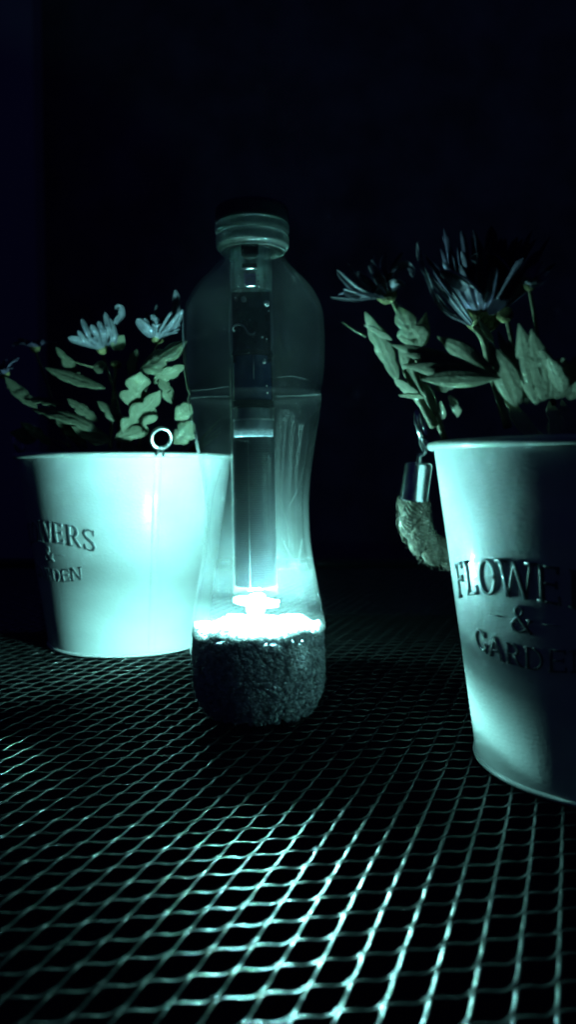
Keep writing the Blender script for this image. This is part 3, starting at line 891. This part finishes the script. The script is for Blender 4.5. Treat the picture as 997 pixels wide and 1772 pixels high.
class Plant:
    def __init__(s, label, c, Yd, leaf='leaf', petal='petal'):
        s.lm, s.pm = M[leaf], M[petal]
        s.o = thing("flowering_plant", label, "plant", (c[0], c[1], 116), group="plants in the flower pots")
        s.c = Vector((c[0], c[1], 116)); s.Y = Yd
    def P(s, px, py, Y): return at(px, py, Y) - s.c
    def leaf(s, b, t, wpx, face=(0, -1, .2), parent=None, **k):
        """b, t = (px, py, Y)"""
        B, T = s.P(*b), s.P(*t); wd = wpx * (b[2] + t[2]) / 2 / F * 1.3
        V, Fc = leaf_geo(B, T, wd, face, **k)
        return obj("leaf", V, Fc, s.lm, s.o)
    def stem(s, pts, r0, r1, name="stem"):
        P = curve3([s.P(*p) for p in pts], 20); n = len(P)
        return Geo().tube(P, [r0 + (r1 - r0) * i / (n - 1) for i in range(n)], 8).make(name, M['stem'], s.o)
    def flower(s, c, r, axis):
        """flower head: green cup and disc; petals are added to it"""
        C = s.P(*c); A = Vector(axis).normalized(); u = A.orthogonal().normalized(); v = A.cross(u)
        V, Fc = [], []; pr = [(.3, -1.1), (.75, -.8), (1, -.3), (1.0, .1), (.8, .35), (.4, .5), (.02, .55)]
        for (a, h_) in pr:
            for k in range(18):
                f = 2 * math.pi * k / 18; q = 1 + (.05 * math.cos(9 * f))
                V.append(C + (u * math.cos(f) + v * math.sin(f)) * (a * r * q) + A * (h_ * r))
        for i in range(len(pr) - 1):
            for k in range(18): Fc.append((i * 18 + k, i * 18 + (k + 1) % 18, (i + 1) * 18 + (k + 1) % 18, (i + 1) * 18 + k))
        o = obj("flower", V, Fc, M['disc'], s.o)
        o['c'] = 0; s._fl = (C, A, u, v, r); return o
    def petal(s, fl, pts, wpx, face, **k):
        P = [s.P(*p) for p in pts]; wd = wpx * pts[0][2] / F * 1.3
        V, Fc = petal_geo(P, wd, face, **k); return obj("petal", V, Fc, s.pm, fl)
    def ring(s, fl, n, L, open_, wd, a0=0, a1=360, droop=.2, jit=.12, m='petal'):
        """a ring of petals round the head just made"""
        C, A, u, v, r = s._fl
        for k in range(n):
            f = R(a0 + (a1 - a0) * (k + rnd.uniform(-.25, .25)) / n)
            d_ = u * math.cos(f) + v * math.sin(f); op = R(open_ + rnd.uniform(-10, 10)); l = L * rnd.uniform(1 - jit, 1 + jit)
            dr = (d_ * math.sin(op) + A * math.cos(op))
            nrm = A * math.sin(op) - d_ * math.cos(op)
            p0 = C + d_ * r * .8; p1 = p0 + dr * l * .5 + nrm * l * .06; p2 = p0 + dr * l - nrm * l * droop * rnd.uniform(.4, 1.3)
            V, Fc = petal_geo([p0, p1, p2], wd * rnd.uniform(.85, 1.15), nrm); obj("petal", V, Fc, M[m], fl)

FL = (.55, -.8, .1)          # faces toward the lamp and the lens on the left plant
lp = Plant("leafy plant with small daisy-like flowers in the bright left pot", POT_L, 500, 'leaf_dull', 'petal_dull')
lp.leaf((218, 762, 480), (277, 676, 472), 46, FL, lobes=3, lobe=.45, shape=.62)
lp.leaf((234, 710, 478), (243, 644, 470), 52, FL, lobes=2, lobe=.5, shape=.7)
lp.leaf((196, 761, 480), (250, 742, 474), 24, FL, lobes=2, lobe=.3)
lp.leaf((240, 641, 480), (322, 590, 470), 40, (.45, -.7, .5), lobes=2, lobe=.4, shape=.7, fold=.3)
lp.leaf((264, 664, 482), (320, 632, 472), 24, (.4, -.7, -.5), lobes=3, lobe=.25)
lp.leaf((192, 760, 488), (54, 708, 486), 34, (.35, -.5, .75), lobes=5, lobe=.28, bend=.10, shape=1.15)
lp.leaf((182, 672, 490), (78, 636, 492), 24, (.3, -.75, .55), lobes=4, lobe=.22, shape=1.0)
lp.leaf((66, 756, 500), (16, 748, 498), 26, (.5, -.8, .2), lobes=0, shape=.8)
lp.stem([(118, 770, 506), (90, 760, 502), (60, 752, 500)], .7, .4)
lp.leaf((190, 764, 484), (124, 738, 482), 30, (.5, -.7, .45), lobes=2, lobe=.3, shape=.7)
lp.leaf((160, 636, 492), (186, 632, 490), 20, (.5, -.8, .3), lobes=0)
lp.stem([(160, 635, 492), (140, 630, 494), (119, 623, 496)], .5, .25)
lp.leaf((303, 726, 478), (330, 700, 474), 26, (.5, -.8, .3), lobes=2, lobe=.25)
lp.leaf((300, 768, 486), (334, 730, 482), 34, (.3, -.8, .5), lobes=3, lobe=.3)
lp.leaf((64, 706, 500), (8, 652, 504), 24, (.2, -.6, .75), lobes=3, lobe=.2)
for (b_, t_, w_, lb) in (((150, 768, 492), (96, 724, 490), 30, 3), ((170, 730, 496), (116, 690, 494), 26, 3), ((226, 742, 490), (168, 694, 488), 30, 3), ((300, 700, 484), (276, 650, 480), 26, 2), ((110, 700, 500), (40, 690, 500), 22, 4), ((250, 700, 490), (296, 676, 482), 26, 2), ((90, 770, 500), (34, 730, 498), 24, 3), ((140, 660, 500), (96, 600, 500), 20, 3), ((222, 650, 492), (236, 604, 488), 24, 2)):
    lp.leaf(b_, t_, w_, (.05, -.55, .85), lobes=lb, lobe=.35, bend=.05)
# bud and stems
fl = lp.flower((200, 629, 490), 3.2, (.2, -.4, .9))
for pts in ([(205, 775, 520), (203, 700, 508), (176, 610, 498)], [(240, 775, 520), (250, 680, 505), (272, 590, 495)], [(190, 775, 520), (195, 690, 505), (200, 634, 491)], [(150, 775, 540), (80, 720, 530), (12, 668, 520)]):
    lp.stem(pts, 1.5, .9)
# flower on the left, side view
f1 = lp.flower((176, 602, 492), 3.6, (-.35, -.45, .82))
for pts, wpx in (([(172, 598, 490), (150, 590, 482), (117, 584, 478)], 13), ([(170, 597, 489), (150, 592, 480), (134, 572, 476)], 8), ([(172, 596, 488), (158, 586, 478), (140, 551, 478)], 9),
                 ([(176, 595, 488), (168, 580, 478), (157, 562, 476)], 9), ([(180, 596, 488), (178, 578, 478), (170, 556, 478)], 9), ([(184, 597, 489), (188, 575, 482), (181, 540, 482)], 9),
                 ([(187, 599, 490), (196, 584, 484), (190, 552, 484)], 10), ([(178, 596, 490), (168, 570, 488), (150, 543, 492)], 9)):
    lp.petal(f1, pts, wpx, (.35, -.7, -.6))
lp.ring(f1, 14, 14, 40, 3.4, 0, 360, .0, m='petal_dull')
lp.leaf((196, 606, 488), (214, 580, 486), 22, FL, lobes=0)
f2 = lp.flower((272, 584, 486), 3.6, (.35, -.4, .85))
for pts, wpx in (([(270, 578, 484), (255, 570, 476), (236, 552, 474)], 14), ([(274, 577, 484), (282, 566, 474), (296, 540, 472)], 9), ([(277, 577, 484), (291, 566, 474), (310, 542, 472)], 9),
                 ([(280, 578, 484), (300, 562, 476), (316, 536, 474)], 9), ([(278, 578, 486), (300, 545, 480), (304, 502, 480)], 12), ([(268, 576, 486), (266, 560, 478), (272, 526, 480)], 8),
                 ([(272, 576, 484), (274, 564, 476), (262, 545, 474)], 10)):
    lp.petal(f2, pts, wpx, (.35, -.7, -.6))
lp.ring(f2, 14, 14, 40, 3.4, 0, 360, .0, m='petal_dull')
lp.petal(f1, [(200, 560, 492), (208, 545, 488), (206, 534, 486), (200, 536, 486)], 10, (.4, -.7, .3))
f3 = lp.flower((6, 646, 512), 3.4, (-.3, -.5, .8)); lp.ring(f3, 9, 12, 62, 3.0, m='petal_shaded')
f4 = lp.flower((60, 600, 560), 3.6, (0, -.3, .95)); lp.ring(f4, 10, 12, 65, 3.0, m='petal_shaded')
lp.stem([(120, 775, 560), (90, 690, 565), (60, 606, 561)], 1.4, .9)
for k in range(12):                                           # the far side of the plant
    a = R(rnd.uniform(20, 160)); b = Vector((POT_L[0] + 30 * math.cos(a), POT_L[1] + 12 + 30 * math.sin(a), 118)); t_ = b + Vector((38 * math.cos(a), 30 * math.sin(a), rnd.uniform(12, 45)))
    V, Fc = leaf_geo(b - lp.c, t_ - lp.c, rnd.uniform(11, 17), (math.cos(a) * -.3, .3, 1), lobes=3, lobe=.35); obj("leaf", V, Fc, lp.lm, lp.o)

rp = Plant("taller plant with strap-petalled flowers in the dark right pot", POT_R, 300)
FR = (-.75, -.6, .1)
# lobed leaf under the first flower
FD = (-.65, -.5, -.55)
rp.leaf((726, 604, 292), (690, 530, 286), 54, (-.62, -.6, -.5), lobes=2, lobe=.38, shape=.6, fold=.05)
rp.leaf((724, 600, 294), (738, 540, 290), 26, (-.5, -.8, -.2), lobes=0, shape=.7)
# leaves along the left edge
rp.leaf((690, 664, 296), (632, 540, 288), 40, FD, lobes=4, lobe=.25, shape=1.0)
rp.stem([(634, 582, 290), (612, 570, 289), (593, 557, 288)], .5, .25)
rp.leaf((680, 590, 288), (630, 562, 286), 14, FD, lobes=2, lobe=.2)
rp.leaf((753, 735, 298), (690, 600, 286), 44, FD, lobes=2, lobe=.3, shape=.85)
rp.stem([(752, 736, 297), (733, 702, 293), (713, 664, 290), (700, 640, 289)], 1.9, .8)
rp.leaf((726, 696, 294), (684, 655, 286), 30, FD, lobes=2, lobe=.2)
rp.leaf((736, 690, 290), (690, 684, 284), 22, FD, lobes=2, lobe=.3)
# broad veined leaf reaching left: five narrow fingers
for (tp, w_) in (((676, 596, 277), 34), ((700, 612, 275), 34), ((757, 583, 272), 40), ((696, 632, 276), 32), ((728, 657, 274), 34), ((716, 622, 273), 30)):
    rp.leaf((866, 655, 262), tp, w_, (-.45, -.55, -.7), lobes=0, shape=1.15, fold=.25, bend=.03)
# upright leaves at the rim
FU = (-.88, -.42, -.25)
rp.leaf((893, 704, 262), (846, 592, 258), 56, FU, lobes=0, shape=.8, fold=.2)
for (b_, t_, w_) in (((928, 700, 252), (898, 560, 245), 62), ((912, 700, 260), (880, 588, 255), 54), ((950, 690, 246), (938, 604, 240), 58), ((940, 694, 248), (920, 570, 241), 58), ((902, 700, 262), (862, 572, 257), 40)):
    rp.leaf(b_, t_, w_, FU, lobes=0, shape=.8, fold=.25)
for (b_, t_, w_) in (((964, 690, 243), (976, 620, 236), 62), ((984, 692, 240), (994, 626, 233), 60), ((960, 690, 245), (956, 646, 240), 44), ((1000, 690, 238), (1010, 612, 231), 64), ((972, 680, 240), (950, 618, 234), 40)):
    rp.leaf(b_, t_, w_, FU, lobes=2, lobe=.25, shape=.75, fold=.25)
rp.leaf((792, 722, 292), (780, 684, 286), 26, (-.8, -.5, -.2), lobes=2, lobe=.4)
rp.leaf((762, 726, 294), (764, 694, 288), 20, (-.8, -.5, -.2), lobes=0)
rp.leaf((752, 674, 288), (788, 664, 282), 20, FD, lobes=2, lobe=.3)
# first flower, upper left
rp.stem([(770, 760, 310), (730, 640, 302), (690, 540, 296), (672, 506, 294)], 1.3, .9)
g1 = rp.flower((668, 505, 292), 4.0, (-.55, -.45, .7))
for pts, wpx in (([(660, 512, 290), (620, 518, 282), (571, 514, 276)], 6), ([(660, 512, 290), (625, 508, 282), (595, 500, 278)], 18), ([(660, 508, 290), (618, 497, 282), (583, 467, 280)], 12),
                 ([(658, 505, 290), (628, 490, 280), (602, 455, 278)], 9), ([(662, 502, 290), (638, 484, 280), (620, 470, 280)], 12), ([(668, 502, 290), (660, 478, 282), (641, 450, 282)], 17),
                 ([(672, 500, 290), (688, 488, 282), (702, 494, 280)], 15), ([(676, 500, 292), (690, 466, 290), (706, 456, 286), (716, 466, 284), (714, 480, 284)], 11), ([(664, 502, 292), (650, 470, 294), (648, 442, 298)], 10)):
    rp.petal(g1, pts, wpx, (-.55, -.5, -.65))
rp.ring(g1, 7, 13, 45, 3.0, 0, 360, m='petal_shaded')
# the large flower
rp.stem([(880, 740, 304), (850, 640, 300), (838, 590, 296), (822, 566, 292)], 1.7, 1.1)
rp.leaf((856, 594, 282), (828, 552, 278), 9, (-.4, -.8, .2), lobes=0)
g2 = rp.flower((838, 540, 296), 7.0, (.05, -.25, .95))
for pts, wpx, fc in (([(816, 560, 288), (775, 510, 278), (735, 462, 276), (722, 420, 280)], 11, (-.75, -.35, -.55)), ([(814, 562, 287), (768, 535, 277), (742, 480, 274), (727, 430, 276)], 8, (-.75, -.35, -.55)),
                     ([(818, 556, 288), (785, 505, 278), (760, 470, 276), (736, 440, 278)], 10, (-.75, -.35, -.55)), ([(812, 562, 286), (790, 545, 278), (764, 520, 274), (752, 500, 274)], 7, (-.75, -.35, -.55)),
                     ([(842, 502, 290), (818, 494, 280), (795, 480, 276), (762, 468, 276)], 26, (-.6, -.4, -.7)), ([(888, 487, 288), (874, 460, 280), (850, 444, 276), (812, 446, 276)], 19, (-.7, -.5, -.5)),
                     ([(880, 520, 286), (865, 530, 280), (846, 545, 276)], 18, (-.5, -.7, -.2))):
    rp.petal(g2, pts, wpx, fc)
rp.ring(g2, 18, 24, 55, 4.2, 0, 360, -.25, m='petal_shaded'); rp.ring(g2, 14, 27, 32, 4.0, 0, 360, -.2, m='petal_shaded'); rp.ring(g2, 10, 28, 15, 4.0, 0, 360, -.1, m='petal_shaded')
# bud and the small opening flower on the right
rp.stem([(900, 690, 300), (888, 600, 292), (878, 552, 286)], 1.1, .8)
b1 = rp.flower((874, 543, 284), 2.9, (-.5, -.6, .6))
rp.stem([(960, 700, 300), (936, 620, 292), (928, 560, 288), (917, 498, 284)], 1.0, .7)
b2 = rp.flower((918, 492, 284), 2.2, (.1, -.3, .9))
for pts, wpx in (([(915, 492, 282), (916, 480, 278), (931, 459, 278)], 14), ([(920, 490, 282), (934, 486, 278), (950, 470, 278)], 13), ([(918, 490, 283), (926, 474, 284), (936, 452, 286)], 9)):
    rp.petal(b2, pts, wpx, (-.5, -.7, -.3))
for k in range(14):
    a = R(rnd.uniform(-10, 120)); b = Vector((POT_R[0] + 30 * math.cos(a), POT_R[1] + 10 + 28 * math.sin(a), 118)); t_ = b + Vector((34 * math.cos(a), 34 * math.sin(a), rnd.uniform(15, 50)))
    V, Fc = leaf_geo(b - rp.c, t_ - rp.c, rnd.uniform(11, 17), (math.cos(a) * -.3, -.1, 1), lobes=3, lobe=.35); obj("leaf", V, Fc, M['leaf'], rp.o)
